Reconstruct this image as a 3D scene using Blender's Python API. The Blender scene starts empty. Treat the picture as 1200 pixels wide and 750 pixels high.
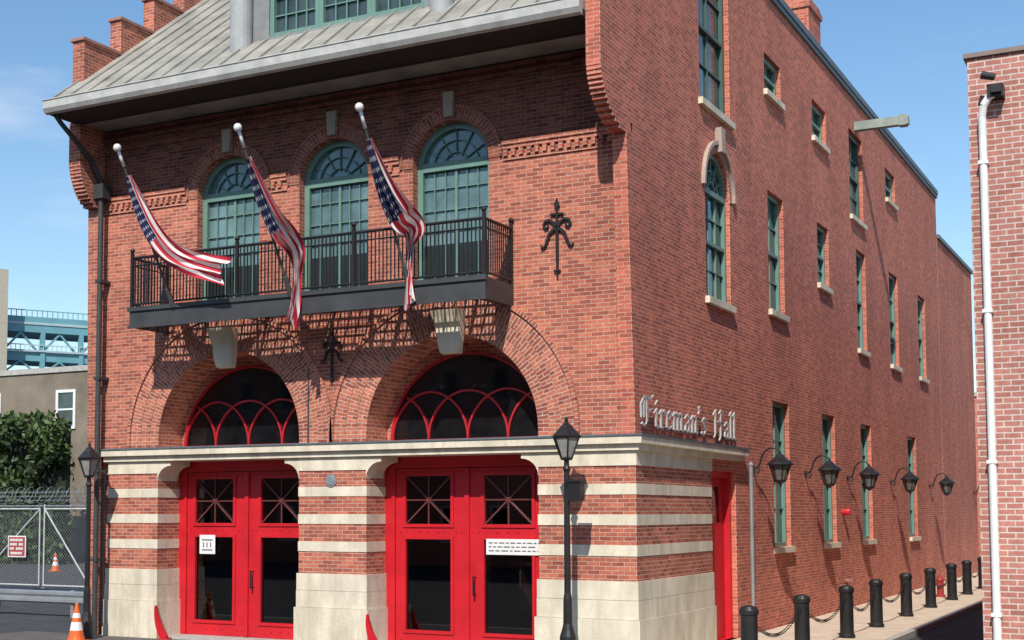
import bpy, bmesh, math, random
from mathutils import Vector, Matrix, noise
from mathutils.geometry import tessellate_polygon
random.seed(7)
scene=bpy.context.scene
COL=scene.collection
# ------------------------------------------------------------------ materials
def nodes_of(m):
    m.use_nodes=True
    nt=m.node_tree
    return nt,nt.nodes,nt.links,nt.nodes.get('Principled BSDF')
MATS={}
def mat(name,col,rough=.6,metal=0.,var=.12,scale=3.,bump=0.,spec=.5,bscale=None,streak=0,stain=None):
    if name in MATS: return MATS[name]
    m=bpy.data.materials.new(name); nt,N,L,b=nodes_of(m)
    b.inputs['Roughness'].default_value=rough; b.inputs['Metallic'].default_value=metal
    b.inputs['Specular IOR Level'].default_value=spec
    g=N.new('ShaderNodeNewGeometry')
    n=N.new('ShaderNodeTexNoise'); n.inputs['Scale'].default_value=scale; n.inputs['Detail'].default_value=6; n.inputs['Roughness'].default_value=.65
    if streak:
        mp=N.new('ShaderNodeMapping'); mp.inputs['Scale'].default_value=(1,1,streak); L.new(g.outputs['Position'],mp.inputs[0]); L.new(mp.outputs[0],n.inputs['Vector'])
    else: L.new(g.outputs['Position'],n.inputs['Vector'])
    r=N.new('ShaderNodeMapRange'); r.inputs['From Min'].default_value=.25; r.inputs['From Max'].default_value=.75
    r.inputs['To Min'].default_value=1-var*1.5; r.inputs['To Max'].default_value=1+var
    L.new(n.outputs['Fac'],r.inputs['Value'])
    v=N.new('ShaderNodeVectorMath'); v.operation='SCALE'; v.inputs[0].default_value=col
    L.new(r.outputs[0],v.inputs['Scale'])
    res=v.outputs[0]
    if stain:
        n4=N.new('ShaderNodeTexNoise'); n4.inputs['Scale'].default_value=1.1; n4.inputs['Detail'].default_value=9; n4.inputs['Roughness'].default_value=.72
        mp4=N.new('ShaderNodeMapping'); mp4.inputs['Scale'].default_value=(2.2,2.2,.45); mp4.inputs['Location'].default_value=(3,7,1); L.new(g.outputs['Position'],mp4.inputs[0]); L.new(mp4.outputs[0],n4.inputs['Vector'])
        r4=N.new('ShaderNodeMapRange'); r4.inputs['From Min'].default_value=.50; r4.inputs['From Max'].default_value=.74; r4.inputs['To Max'].default_value=.75; L.new(n4.outputs['Fac'],r4.inputs['Value'])
        mx=N.new('ShaderNodeMix'); mx.data_type='RGBA'; L.new(r4.outputs[0],mx.inputs[0]); L.new(res,mx.inputs[6]); mx.inputs[7].default_value=(*stain,1); res=mx.outputs[2]
    L.new(res,b.inputs['Base Color'])
    if bump:
        n2=N.new('ShaderNodeTexNoise'); n2.inputs['Scale'].default_value=bscale or scale*8; n2.inputs['Detail'].default_value=4
        L.new(g.outputs['Position'],n2.inputs['Vector'])
        bp=N.new('ShaderNodeBump'); bp.inputs['Strength'].default_value=bump; bp.inputs['Distance'].default_value=.02
        L.new(n2.outputs['Fac'],bp.inputs['Height']); L.new(bp.outputs[0],b.inputs['Normal'])
    MATS[name]=m; return m
def brick(name,c1,c2,mortar,msize=.006,bw=.215,rh=.07,uv=False,dark=0.,freq=2):
    if name in MATS: return MATS[name]
    m=bpy.data.materials.new(name); nt,N,L,b=nodes_of(m)
    b.inputs['Roughness'].default_value=.88; b.inputs['Specular IOR Level'].default_value=.2
    g=N.new('ShaderNodeNewGeometry')
    if uv:
        t=N.new('ShaderNodeUVMap'); vec=t.outputs[0]
    else:
        sp=N.new('ShaderNodeSeparateXYZ'); L.new(g.outputs['Position'],sp.inputs[0])
        sn=N.new('ShaderNodeSeparateXYZ'); L.new(g.outputs['True Normal'],sn.inputs[0])
        ax=N.new('ShaderNodeMath'); ax.operation='ABSOLUTE'; L.new(sn.outputs[0],ax.inputs[0])
        ay=N.new('ShaderNodeMath'); ay.operation='ABSOLUTE'; L.new(sn.outputs[1],ay.inputs[0])
        gt=N.new('ShaderNodeMath'); gt.operation='GREATER_THAN'; L.new(ax.outputs[0],gt.inputs[0]); L.new(ay.outputs[0],gt.inputs[1])
        mx=N.new('ShaderNodeMix'); mx.data_type='FLOAT'; L.new(gt.outputs[0],mx.inputs[0]); L.new(sp.outputs[0],mx.inputs[2]); L.new(sp.outputs[1],mx.inputs[3])
        cb=N.new('ShaderNodeCombineXYZ'); L.new(mx.outputs[0],cb.inputs[0]); L.new(sp.outputs[2],cb.inputs[1]); vec=cb.outputs[0]
    nn=N.new('ShaderNodeTexNoise'); nn.inputs['Scale'].default_value=1.3; L.new(g.outputs['Position'],nn.inputs['Vector'])
    vs=N.new('ShaderNodeVectorMath'); vs.operation='SCALE'; vs.inputs['Scale'].default_value=.012; L.new(nn.outputs['Color'],vs.inputs[0])
    va=N.new('ShaderNodeVectorMath'); va.operation='ADD'; L.new(vec,va.inputs[0]); L.new(vs.outputs[0],va.inputs[1])
    bt=N.new('ShaderNodeTexBrick'); L.new(va.outputs[0],bt.inputs['Vector'])
    bt.inputs['Scale'].default_value=1; bt.inputs['Brick Width'].default_value=bw; bt.inputs['Row Height'].default_value=rh
    bt.inputs['Mortar Size'].default_value=msize; bt.inputs['Mortar Smooth'].default_value=.3
    bt.offset_frequency=freq
    bt.inputs['Color1'].default_value=(*c1,1); bt.inputs['Color2'].default_value=(*c2,1); bt.inputs['Mortar'].default_value=(*mortar,1)
    n=N.new('ShaderNodeTexNoise'); n.inputs['Scale'].default_value=.55; n.inputs['Detail'].default_value=8; n.inputs['Roughness'].default_value=.7
    mp=N.new('ShaderNodeMapping'); mp.inputs['Scale'].default_value=(1,1,.35); L.new(g.outputs['Position'],mp.inputs[0]); L.new(mp.outputs[0],n.inputs['Vector'])
    r=N.new('ShaderNodeMapRange'); r.inputs['From Min'].default_value=.3; r.inputs['From Max'].default_value=.7; r.inputs['To Min'].default_value=.74-dark; r.inputs['To Max'].default_value=1.16-dark
    L.new(n.outputs['Fac'],r.inputs['Value'])
    n3=N.new('ShaderNodeTexNoise'); n3.inputs['Scale'].default_value=9; n3.inputs['Detail'].default_value=5; n3.inputs['Roughness'].default_value=.8; L.new(g.outputs['Position'],n3.inputs['Vector'])
    r3=N.new('ShaderNodeMapRange'); r3.inputs['From Min'].default_value=.3; r3.inputs['From Max'].default_value=.7; r3.inputs['To Min'].default_value=.76; r3.inputs['To Max'].default_value=1.22
    L.new(n3.outputs['Fac'],r3.inputs['Value'])
    mm=N.new('ShaderNodeMath'); mm.operation='MULTIPLY'; L.new(r.outputs[0],mm.inputs[0]); L.new(r3.outputs[0],mm.inputs[1])
    v=N.new('ShaderNodeVectorMath'); v.operation='SCALE'; L.new(bt.outputs['Color'],v.inputs[0]); L.new(mm.outputs[0],v.inputs['Scale'])
    L.new(v.outputs[0],b.inputs['Base Color'])
    bp=N.new('ShaderNodeBump'); bp.inputs['Strength'].default_value=.5; bp.inputs['Distance'].default_value=.008; bp.invert=True
    L.new(bt.outputs['Fac'],bp.inputs['Height']); L.new(bp.outputs[0],b.inputs['Normal'])
    MATS[name]=m; return m
BR=brick('brick_red',(.55,.172,.105),(.29,.080,.055),(.52,.40,.32))
BRF=brick('brick_frieze_shaded',(.25,.078,.053),(.12,.037,.028),(.22,.16,.12))  # sooty frieze brick, darkened further in colour to deepen the eave shade
BRS=brick('brick_side',(.66,.18,.112),(.38,.10,.068),(.56,.40,.32),msize=.006)  # brick colour lifted to make up for weak sun on the side wall
BRU=brick('brick_radial',(.55,.172,.105),(.27,.075,.052),(.54,.42,.34),msize=.008,uv=True)
BRR=brick('brick_neighbour',(.47,.205,.165),(.35,.14,.112),(.56,.48,.43),msize=.011,bw=.23,rh=.085)
STONE=mat('limestone',(.68,.615,.485),.85,var=.2,scale=2.2,bump=.3,streak=.5,stain=(.40,.32,.22))
STONEG=mat('stone_grey',(.42,.41,.38),.85,var=.2,scale=4,bump=.3)
RED=mat('red_paint',(.54,.012,.022),.42,var=.15,scale=2)
REDD=mat('dark_red_paint',(.40,.010,.018),.5)
GREEN=mat('green_paint',(.135,.25,.205),.5,var=.12)
GREEND=mat('green_paint_dark',(.05,.10,.085),.5,var=.1)
BLACK=mat('black_iron',(.016,.016,.018),.45,var=.3,spec=.4)
IRON=mat('grey_iron',(.045,.047,.05),.55,var=.25)
METAL=mat('roof_metal',(.34,.325,.28),.55,var=.28,scale=1.6,bump=.1)
FASC=mat('gutter_grey',(.46,.46,.43),.5,var=.2)
CAP=mat('cap_metal',(.10,.13,.15),.5,var=.15)
DARK=mat('interior_dark',(.012,.012,.013),.9)
WHITE=mat('white_paint',(.75,.76,.75),.5,var=.07)
GALV=mat('galvanised',(.42,.44,.46),.4,metal=.6,var=.15)
ASPH=mat('asphalt',(.055,.055,.058),.92,var=.35,scale=1.2,bump=.4,bscale=60)
WALKM=mat('concrete_walk',(.62,.51,.39),.9,var=.18,scale=2,bump=.3)
WALKF=mat('front_paving_bounce_cut',(.12,.10,.09),.9,var=.2,scale=2,bump=.3)  # out-of-view front paving, darkened to cut light bounced up under the eave
KERB=mat('granite_kerb',(.42,.40,.37),.85,var=.2,scale=5)
ORANGE=mat('orange_plastic',(.75,.13,.02),.5)
GLS=mat('window_glass',(.05,.08,.082),.05,var=.6,scale=.8,spec=.8)
GLF=mat('front_window_glass',(.12,.20,.205),.05,var=.45,scale=1.2,spec=.9)
GLD=mat('dark_glass',(.008,.009,.011),.05,var=.5,spec=.6)
LGL=mat('lantern_glass',(.30,.30,.27),.15,var=.2,scale=10)
# see-through door glass : tinted transparency under a fresnel reflection
GLT=bpy.data.materials.new('door_glass'); nt,N,L,b=nodes_of(GLT); N.remove(b)
tr_=N.new('ShaderNodeBsdfTransparent'); tr_.inputs[0].default_value=(.50,.52,.52,1)
gl_=N.new('ShaderNodeBsdfGlossy'); gl_.inputs['Roughness'].default_value=.02
fr_=N.new('ShaderNodeFresnel'); fr_.inputs['IOR'].default_value=1.9
ms_=N.new('ShaderNodeMixShader'); L.new(fr_.outputs[0],ms_.inputs[0]); L.new(tr_.outputs[0],ms_.inputs[1]); L.new(gl_.outputs[0],ms_.inputs[2])
L.new(ms_.outputs[0],N['Material Output'].inputs[0])

# ------------------------------------------------------------------ mesh builder
ident=lambda p:p
front=lambda p:(p[0],p[2],p[1])
side=lambda p:(-p[2],p[0],p[1])
class MB:
    def __init__(s,mp=ident): s.v=[];s.f=[];s.mi=[];s.mp=mp;s.uv={}
    def add(s,vs,fs,mi=0,uv=None):
        o=len(s.v); s.v+= [s.mp(tuple(p)) for p in vs]
        for k,f in enumerate(fs):
            s.f.append([i+o for i in f]); s.mi.append(mi)
            if uv: s.uv[len(s.f)-1]=uv[k]
    def box(s,a,b,c,d,e,f,mi=0):
        vs=[(x,y,z) for x in(a,b) for y in(c,d) for z in(e,f)]
        s.add(vs,[(0,1,3,2),(4,6,7,5),(0,4,5,1),(2,3,7,6),(0,2,6,4),(1,5,7,3)],mi)
    def plate(s,outer,holes,d0,d1,mi=0):
        loops=[outer]+holes
        tris=tessellate_polygon([[Vector((p[0],p[1],0)) for p in l] for l in loops])
        flat=[p for l in loops for p in l]; n=len(flat)
        vs=[(p[0],p[1],d0) for p in flat]+[(p[0],p[1],d1) for p in flat]
        fs=[tuple(t) for t in tris]+[tuple(i+n for i in reversed(t)) for t in tris]
        o=0
        for l in loops:
            k=len(l)
            for i in range(k):
                j=(i+1)%k; fs.append((o+i,o+j,n+o+j,n+o+i))
            o+=k
        s.add(vs,fs,mi)
    def bar(s,p,q,w,d0,d1,mi=0):
        p=Vector(p);q=Vector(q);t=(q-p);t.normalize();nn=Vector((-t.y,t.x))*w/2
        pts=[p+nn,p-nn,q-nn,q+nn]
        s.add([(a.x,a.y,d0) for a in pts]+[(a.x,a.y,d1) for a in pts],[(0,1,2,3),(7,6,5,4),(0,4,5,1),(1,5,6,2),(2,6,7,3),(3,7,4,0)],mi)
    def ribbon(s,pts,w,d0,d1,mi=0):
        P=[Vector(p) for p in pts]; n=len(P); vs=[]
        for i in range(n):
            t=(P[min(i+1,n-1)]-P[max(i-1,0)]).normalized(); nn=Vector((-t.y,t.x))
            ww=(w[i] if isinstance(w,(list,tuple)) else w)/2
            for k in (1,-1):
                q=P[i]+nn*ww*k
                for d in (d0,d1): vs.append((q.x,q.y,d))
        fs=[]
        for i in range(n-1):
            o=i*4;p=o+4
            fs+=[(o,o+2,p+2,p),(o+1,p+1,p+3,o+3),(o,p,p+1,o+1),(o+2,o+3,p+3,p+2)]
        fs+=[(0,1,3,2),((n-1)*4,(n-1)*4+2,(n-1)*4+3,(n-1)*4+1)]
        s.add(vs,fs,mi)
    def arcbar(s,cx,cz,r,a0,a1,w,d0,d1,n=16,mi=0,ry=None):
        ry=ry or r
        s.ribbon([(cx+r*math.cos(a0+(a1-a0)*i/n),cz+ry*math.sin(a0+(a1-a0)*i/n)) for i in range(n+1)],w,d0,d1,mi)
    def cyl(s,p,q,r0,r1=None,n=10,mi=0,cap=True):
        if r1 is None:r1=r0
        p=Vector(p);q=Vector(q);t=(q-p).normalized()
        a=t.orthogonal().normalized();b=t.cross(a)
        vs=[];fs=[]
        for c,r in((p,r0),(q,r1)):
            for i in range(n):
                an=2*math.pi*i/n; vs.append(tuple(c+(a*math.cos(an)+b*math.sin(an))*r))
        for i in range(n):
            j=(i+1)%n; fs.append((i,j,n+j,n+i))
        if cap: fs+=[tuple(range(n))[::-1],tuple(range(n,2*n))]
        s.add(vs,fs,mi)
    def tube(s,pts,r,n=8,mi=0):
        pts=[Vector(p) for p in pts]
        for i in range(len(pts)-1): s.cyl(pts[i],pts[i+1],r,r,n,mi)
    def lathe(s,c,prof,n=12,mi=0,rot=0):
        vs=[];fs=[]
        for r,z in prof:
            for i in range(n):
                a=2*math.pi*i/n+rot; vs.append((c[0]+r*math.cos(a),c[1]+r*math.sin(a),c[2]+z))
        for k in range(len(prof)-1):
            for i in range(n):
                j=(i+1)%n; fs.append((k*n+i,k*n+j,(k+1)*n+j,(k+1)*n+i))
        fs+=[tuple(range(n))[::-1],tuple(range((len(prof)-1)*n,len(prof)*n))]
        s.add(vs,fs,mi)
    def ball(s,c,r,n=10,mi=0):
        s.lathe((c[0],c[1],c[2]),[(max(.001,r*math.sin(math.pi*k/6)),-r*math.cos(math.pi*k/6)) for k in range(7)],n,mi)
    def obj(s,name,mats,parent=None,smooth=False,recalc=True):
        me=bpy.data.meshes.new(name); me.from_pydata(s.v,[],s.f)
        for m in (mats if isinstance(mats,(list,tuple)) else [mats]): me.materials.append(m)
        for p,i in zip(me.polygons,s.mi): p.material_index=i
        if s.uv:
            ul=me.uv_layers.new(name='UVMap')
            for k,p in enumerate(me.polygons):
                if k in s.uv:
                    for li,c in zip(p.loop_indices,s.uv[k]): ul.data[li].uv=c
        if recalc:
            bm=bmesh.new(); bm.from_mesh(me); bmesh.ops.recalc_face_normals(bm,faces=bm.faces); bm.to_mesh(me); bm.free()
        if smooth:
            for p in me.polygons: p.use_smooth=True
        o=bpy.data.objects.new(name,me); COL.objects.link(o)
        if parent:
            o.parent=parent; o.matrix_parent_inverse=Matrix.Translation(-Vector(PW.get(parent.name,parent.location)))
        return o
PW={}
def thing(name,label,cat,loc=(0,0,0),group=None):
    e=bpy.data.objects.new(name,None); e.empty_display_size=.3; e.location=loc; COL.objects.link(e)
    e['label']=label; e['category']=cat
    if group: e['group']=group
    PW[e.name]=Vector(loc)
    return e
def sub(o):
    PW[o.name]=Vector((0,0,0)); return o
def struct(o): o['kind']='structure'; return o
def tag(o,label,cat,group=None):
    o['label']=label;o['category']=cat
    if group:o['group']=group
    return o
def copy_thing(e,loc,rotz=0,label=None):
    n=e.copy(); n.location=loc; n.rotation_euler=(0,0,rotz); COL.objects.link(n)
    for c in e.children:
        k=c.copy(); COL.objects.link(k); k.parent=n
        for c2 in c.children:
            k2=c2.copy(); COL.objects.link(k2); k2.parent=k
    if label:n['label']=label
    return n
def archpts(cx,hw,z0,zs,n=24,r=None):
    pts=[(cx-hw,z0),(cx+hw,z0)]
    for i in range(n+1):
        a=math.pi*i/n; pts.append((cx+hw*math.cos(a),zs+hw*math.sin(a)))
    return pts
def rect(a,b,c,d): return [(a,c),(b,c),(b,d),(a,d)]
def prism(mb,x0,x1,prof,mi=0):
    n=len(prof); vs=[(x0,*p) for p in prof]+[(x1,*p) for p in prof]
    fs=[tuple(range(n)),tuple(range(n,2*n))[::-1]]+[(i,(i+1)%n,n+(i+1)%n,n+i) for i in range(n)]
    mb.add(vs,fs,mi)

# ------------------------------------------------------------------ ground
g=MB(); g.box(-1500,1500,-1500,1500,-.5,-.12); struct(g.obj('ground',ASPH))
g=MB()
y=-4.
while y<60:
    g.box(0.005,2.58,y+.006,y+1.49,-.11,0.0); y+=1.5
struct(g.obj('pavement',WALKM))
g=MB(); x=-13.5
while x<-.01:
    g.box(x+.006,x+1.494,-4,-.005,-.11,0.0); x+=1.5
struct(g.obj('front_pavement',WALKF))
g=MB(); g.box(2.585,2.75,-4.2,60,-.13,.004); g.box(-13.5,2.58,-4.2,-4.01,-.13,.004); struct(g.obj('kerb',KERB))
g=MB(); g.box(5.28,12,-3.0,-.01,-.13,0.0); struct(g.obj('neighbour_pavement',WALKM))

# ------------------------------------------------------------------ firehouse
FH=thing('firehouse','three storey red brick firehouse with arched doors and balcony','building',(-5.95,0,0))
XL=-11.9
LA=(-8.37,1.70); RA=(-3.47,1.72)
ZS=3.93
WINS=[(-8.39,.76),(-5.93,.77),(-3.44,.77)]
ZW=8.77
m=MB(front)
out=[(XL+.3,10.41),(XL+.3,3.75)]
for c,r in (LA,RA):
    out.append((c-r,3.75))
    for i in range(33):
        a=math.pi-math.pi*i/32; out.append((c+r*math.cos(a),ZS+r*math.sin(a)))
    out.append((c+r,3.75))
out+=[(-.25,3.75),(-.25,10.41)]
m.plate(out,[archpts(c,r,6.3,ZW) for c,r in WINS],0,.75)
fw=m.obj('front_wall',BR,FH)
def ring(name,cx,r0,r1,z,mp,d0,d1,zbase,matl,n=40):
    q=MB(mp)
    segs=[(-1,zbase)]+[(0,i) for i in range(n+1)]+[(1,zbase)]
    L=[]
    for k,i in segs:
        if k==-1: a=math.pi; zz=zbase; s=-(z-zbase)
        elif k==1: a=0; zz=zbase; s=math.pi*(r0+r1)/2+(z-zbase)
        else: a=math.pi-math.pi*i/n; zz=z; s=(math.pi-a)*(r0+r1)/2
        ca,sa=math.cos(a),(math.sin(a) if k==0 else 0)
        L.append((s,(cx+r0*ca,zz+r0*sa),(cx+r1*ca,zz+r1*sa)))
    for (s0,a0,b0),(s1,a1,b1) in zip(L,L[1:]):
        w=r1-r0
        vs=[(*a0,d0),(*b0,d0),(*b1,d0),(*a1,d0),(*a0,d1),(*b0,d1),(*b1,d1),(*a1,d1)]
        q.add(vs,[(0,1,2,3),(1,5,6,2),(0,3,7,4)],0,[[(0,s0),(w,s0),(w,s1),(0,s1)],[(w,s0),(w+d1-d0,s0),(w+d1-d0,s1),(w,s1)],[(0,s0),(0,s1),(-(d1-d0),s1),(-(d1-d0),s0)]])
    return q.obj(name,matl,FH,recalc=True)
for c,r in (LA,RA):
    for k,(a,b) in enumerate([(0,.22),(.22,.44),(.44,.70)]):
        ring('arch_ring',c,r+a+.002,r+b-.004,ZS,front,-.012-.010*k,.0,3.76,BRU)
    ring('arch_hood',c,r+.70,r+.77,ZS,front,-.07,.0,3.76,BRU)
BRV=brick('brick_radial_dark',(.36,.11,.072),(.18,.052,.038),(.34,.25,.20),msize=.008,uv=True)
for c,r in WINS:
    ring('window_arch',c,r+.002,r+.22,ZW,front,-.016,.0,ZW-.02,BRV,24)
    ring('window_hood',c,r+.22,r+.27,ZW,front,-.04,.0,ZW-.02,BRV,24)
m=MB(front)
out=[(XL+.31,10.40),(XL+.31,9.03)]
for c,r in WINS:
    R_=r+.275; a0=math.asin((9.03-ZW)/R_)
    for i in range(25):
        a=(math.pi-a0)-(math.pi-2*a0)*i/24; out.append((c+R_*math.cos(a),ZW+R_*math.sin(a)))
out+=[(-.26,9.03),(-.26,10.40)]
m.plate(out,[],-.012,-.001); m.obj('frieze_eave_shade',BRF,FH)  # thin overlay on the front wall, eave shade put into its brick colour
for c,r in (LA,RA):
    m=MB(front)
    m.plate(rect(c-r-.1,c+r+.1,3.70,5.9),[archpts(c,1.62,3.72,3.76,32)],.752,.9)
    m.obj('recess_wall',BR,FH)
PIERS=[(-11.36,LA[0]-LA[1]),(LA[0]+LA[1],RA[0]-RA[1]),(RA[0]+RA[1],0)]
m=MB(); m.box(XL+.3,-11.365,.10,.75,0,3.75); m.obj('end_wall',BR,FH)
for i,(a,b) in enumerate(PIERS):
    m=MB(); m.box(a,b if i<2 else -.25,0.0,.75,0,3.52); pr_=sub(m.obj('pier',BR,FH))
    for z in (2.88,2.37,1.86):
        m=MB(); p=.012
        if i<2: m.box(a-p,b+p,-p,.69,z-.09,z+.09)
        else:
            prism(m,z-.09,z+.09,[(a-p,-p),(p,-p),(p,4.08),(-.2,4.08),(-.2,.69),(a-p,.69)])
            m.v=[(v[1],v[2],v[0]) for v in m.v]
        m.obj('stone_stripe',STONE,pr_)
    m=MB()
    def L_(e,z0,z1,d=.69):
        if i<2: m.box(a-e,b+e,-e,d,z0,z1)
        else:
            o=len(m.v); prism(m,z0,z1,[(a-e,-e),(e,-e),(e,4.09),(-.2,4.09),(-.2,d),(a-e,d)])
            m.v[o:]=[(v[1],v[2],v[0]) for v in m.v[o:]]
    L_(.03,1.05,1.36); L_(.034,.735,1.044); L_(.065,.0,.73,.685)
    m.obj('stone_plinth',STONE,pr_)
    m=MB(front)
    if i<2: m.box(a,b,3.27,3.519,-.02,.3)
    else:
        m.box(a,.02,3.27,3.519,-.02,.3); m.box(-.22,.02,3.27,3.519,.301,4.1)
    for (x,sg) in ([(b,1)] if i==0 else [(a,-1),(b,1)] if i==1 else [(a,-1)]):
        pts=[(x,3.12)]+[(x+sg*.32*(1-math.cos(t*math.pi/2/6)),3.12+.30*math.sin(t*math.pi/2/6)) for t in range(1,7)]+[(x+sg*.32,3.519),(x,3.519)]
        m.plate(pts,[],-.018,.6)
    m.obj('impost',STONE,pr_)
m=MB()
m.box(-11.44,.0,-.08,.66,3.52,3.63); m.box(-11.48,.0,-.16,.66,3.63,3.75)
m.box(.001,.08,-.08,6.1,3.52,3.63); m.box(.001,.16,-.16,6.14,3.63,3.75)
m.box(-.2,0.0,.661,6.1,3.521,3.749)
m.obj('cornice',STONE,FH)
m=MB(); m.box(-11.50,.0,-.18,-.003,3.752,3.785); m.box(.003,.18,-.18,6.16,3.752,3.785)
m.obj('cornice_flashing',CAP,FH)

SWG=[(8.6,10.0,1.73,4.95),(13.25,14.62,1.73,4.95),(17.8,19.2,1.73,4.95),(25.0,26.5,1.70,4.95)]
SWS=[(8.5,9.83,6.95,9.62),(13.12,14.36,8.2,9.75),(17.73,18.95,7.03,9.83),(22.5,23.9,7.03,9.92),(27.58,29.0,7.08,9.9)]
SWT=[(3.72,5.72,10.42,13.6),(8.42,9.81,11.85,12.72),(12.84,14.32,11.86,12.82),(17.1,18.85,10.68,13.12),(22.3,23.85,12.18,13.14)]
SA=(4.78,.80,6.62,8.76)
def corbel(y0):
    pts=[]
    z=8.72
    while z<9.70:
        yy=-1.38*math.sqrt(max(0,1-((9.72-z)/1.02)**2.0))
        yy=max(yy*abs(y0)/1.38,y0)
        pts.append((yy,z)); pts.append((yy,z+.07)); z+=.07
    return pts
m=MB(side)
out=[(0,3.7),(4.1,3.7),(4.1,3.30),(5.7,3.30),(5.7,0),(32,0),(32,14.2),(5.5,14.2),(5.5,15.9),(4.3,15.9),(4.3,16.4),(3.1,16.4),(3.1,15.6),(1.9,15.6),(1.9,14.7),(.7,14.7),(.7,13.8),(-.5,13.8),(-.5,12.6),(-1.4,12.6)]
out+=list(reversed(corbel(-1.4)))
holes=[rect(*w) for w in SWG+SWS+SWT]+[archpts(SA[0],SA[1],SA[2],SA[3])]
m.plate(out,holes,0,.25)
m.obj('side_wall',BRS,FH)
m=MB(side); m.plate(rect(0.0,4.1,0,3.69),[],.0,.25); m.obj('corner_pier',BR,FH)
m=MB(side)
STEP=[(-.68,12.2),(.44,12.98),(1.50,13.78),(2.52,14.55),(3.5,15.3)]
out=[(0,0),(32,0),(32,14.2),(4.6,14.2)]
for k in range(len(STEP)-1,-1,-1):
    y0,z=STEP[k]; y1=STEP[k+1][0] if k+1<len(STEP) else 4.6
    out+=[(y1,z),(y0,z)]
out+=[(-.68,10.9),(-.75,10.41)]+list(reversed(corbel(-.75)))
m.plate(out,[],11.6,11.9)
m.obj('gable_wall',BR,FH)
for k in range(4):
    m=MB(); m.box(-11.94,-11.56,STEP[k][0]-.05,STEP[k+1][0]-.002,STEP[k][1]+.001,STEP[k][1]+.06)
    m.obj('gable_coping',mat('coping_red',(.34,.17,.13),.8),FH)
m=MB(); m.box(XL+.31,-.255,.91,31.9,3.75,10.40); m.box(XL+.31,-.255,4.2,31.49,10.401,13.9); m.box(XL+.3,-.255,31.5,32,0,14.2)
m.box(XL+.31,-.255,5.2,31.49,.0,3.749); m.box(XL+.31,-.8,.76,5.19,-.1,.03)
m.box(-5.4,-5.3,.91,5.19,.03,3.749)
m.obj('inner_core',DARK,FH)
m=MB(); m.box(-.30,.09,5.55,32.05,14.202,14.36); m.box(.001,.06,5.55,32.05,14.08,14.2); m.box(XL-.05,XL+.35,4.65,32.05,14.202,14.34); m.obj('parapet_cap',CAP,FH)
def rz(y): return 10.72+.765*(y+1.5)
m=MB()
EX=-11.74
prism(m,EX,-.26,[(-1.5,10.55),(-1.5,rz(-1.5)),(-.69,rz(-.69)),(-.69,10.55)])
prism(m,-11.595,-.26,[(-.689,10.415),(-.689,rz(-.69)),(4.15,rz(4.15)),(4.15,10.415)])
x=EX+.02
while x<-.3:
    y1=-.69 if x<-11.6 else 4.15
    prism(m,x-.018,x+.018,[(-1.5,rz(-1.5)-.01),(-1.5,rz(-1.5)+.045),(y1,rz(y1)+.045),(y1,rz(y1)-.01)])
    x+=.46
roof=sub(m.obj('roof',METAL,FH))
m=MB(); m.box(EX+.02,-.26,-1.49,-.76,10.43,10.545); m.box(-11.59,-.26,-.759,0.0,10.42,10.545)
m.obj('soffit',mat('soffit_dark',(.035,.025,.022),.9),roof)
m=MB()
prism(m,EX-.04,-.26,[(-1.50,10.44),(-1.59,10.46),(-1.64,10.54),(-1.64,10.68),(-1.66,10.70),(-1.60,10.74),(-1.5,10.73)])
m.obj('gutter',FASC,roof)
# dormer
DY=-.45
m=MB()
m.box(-8.0,-7.12,DY,3.0,11.3,14.6); m.box(-3.72,-2.95,DY,3,11.3,14.6)
m.box(-7.12,-3.72,DY-.05,3,11.2,11.53); m.box(-8.15,-2.8,DY-.15,3.2,13.9,14.3)
m.box(-7.119,-3.721,DY+.2,2.9,11.531,13.89)
dm=sub(m.obj('dormer',mat('dormer_grey',(.24,.25,.25),.6,var=.2),FH))
for xc in (-7.68,-3.30):
    m=MB(); m.cyl((xc,DY-.13,11.2),(xc,DY-.13,13.9),.22,.22,20)
    m.obj('dormer_column',mat('dormer_col',(.36,.37,.37),.6,var=.15),dm)
xs=[-7.12,-6.0,-4.86,-3.72]
for i in range(3):
    m=MB(front)
    a,b=xs[i],xs[i+1]
    m.plate(rect(a+.002,b-.002,11.54,13.88),[rect(a+.09,b-.09,11.64,13.7)],DY+.04,DY+.14)
    for k in (1,2,3): m.box(a+.09+(b-a-.18)*k/4-.012,a+.09+(b-a-.18)*k/4+.012,11.64,13.7,DY+.10,DY+.13)
    for z in (11.98,12.32,12.66,13.0,13.35): m.box(a+.09,b-.09,z-.012,z+.012,DY+.095,DY+.128)
    m.obj('dormer_frame',GREEN,dm)
m=MB(front); m.box(-7.1,-3.74,11.55,13.85,DY+.145,DY+.17); m.obj('dormer_pane',GLS,dm)
m=MB(); m.box(-1.2,-.3,14.0,15.3,13.9,15.6); m.box(-1.25,-.25,13.95,15.35,15.6,15.75); m.box(-1.2,-.3,14.0,15.3,15.75,15.9)
m.obj('chimney',BRS,FH)
edges=[(XL+.3,WINS[0][0]-1.04),(WINS[0][0]+1.04,WINS[1][0]-1.05),(WINS[1][0]+1.05,WINS[2][0]-1.05),(WINS[2][0]+1.05,0.0)]
for a,b in edges:
    m=MB()
    m.box(a,b,-.07,-.001,8.93,9.0); m.box(a,b,-.045,-.001,8.86,8.93); m.box(a,b,-.03,-.001,8.66,8.73)
    x=a+.03
    while x<b-.08:
        m.box(x,x+.075,-.07,-.002,8.73,8.86); x+=.15
    m.obj('corbel_band',BR,FH)
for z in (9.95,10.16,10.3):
    m=MB(); m.box(XL+.32,-.262,-.05-(z-9.95)*.12,-.013,z,z+.07); m.obj('frieze_course',BRF,FH)
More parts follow.
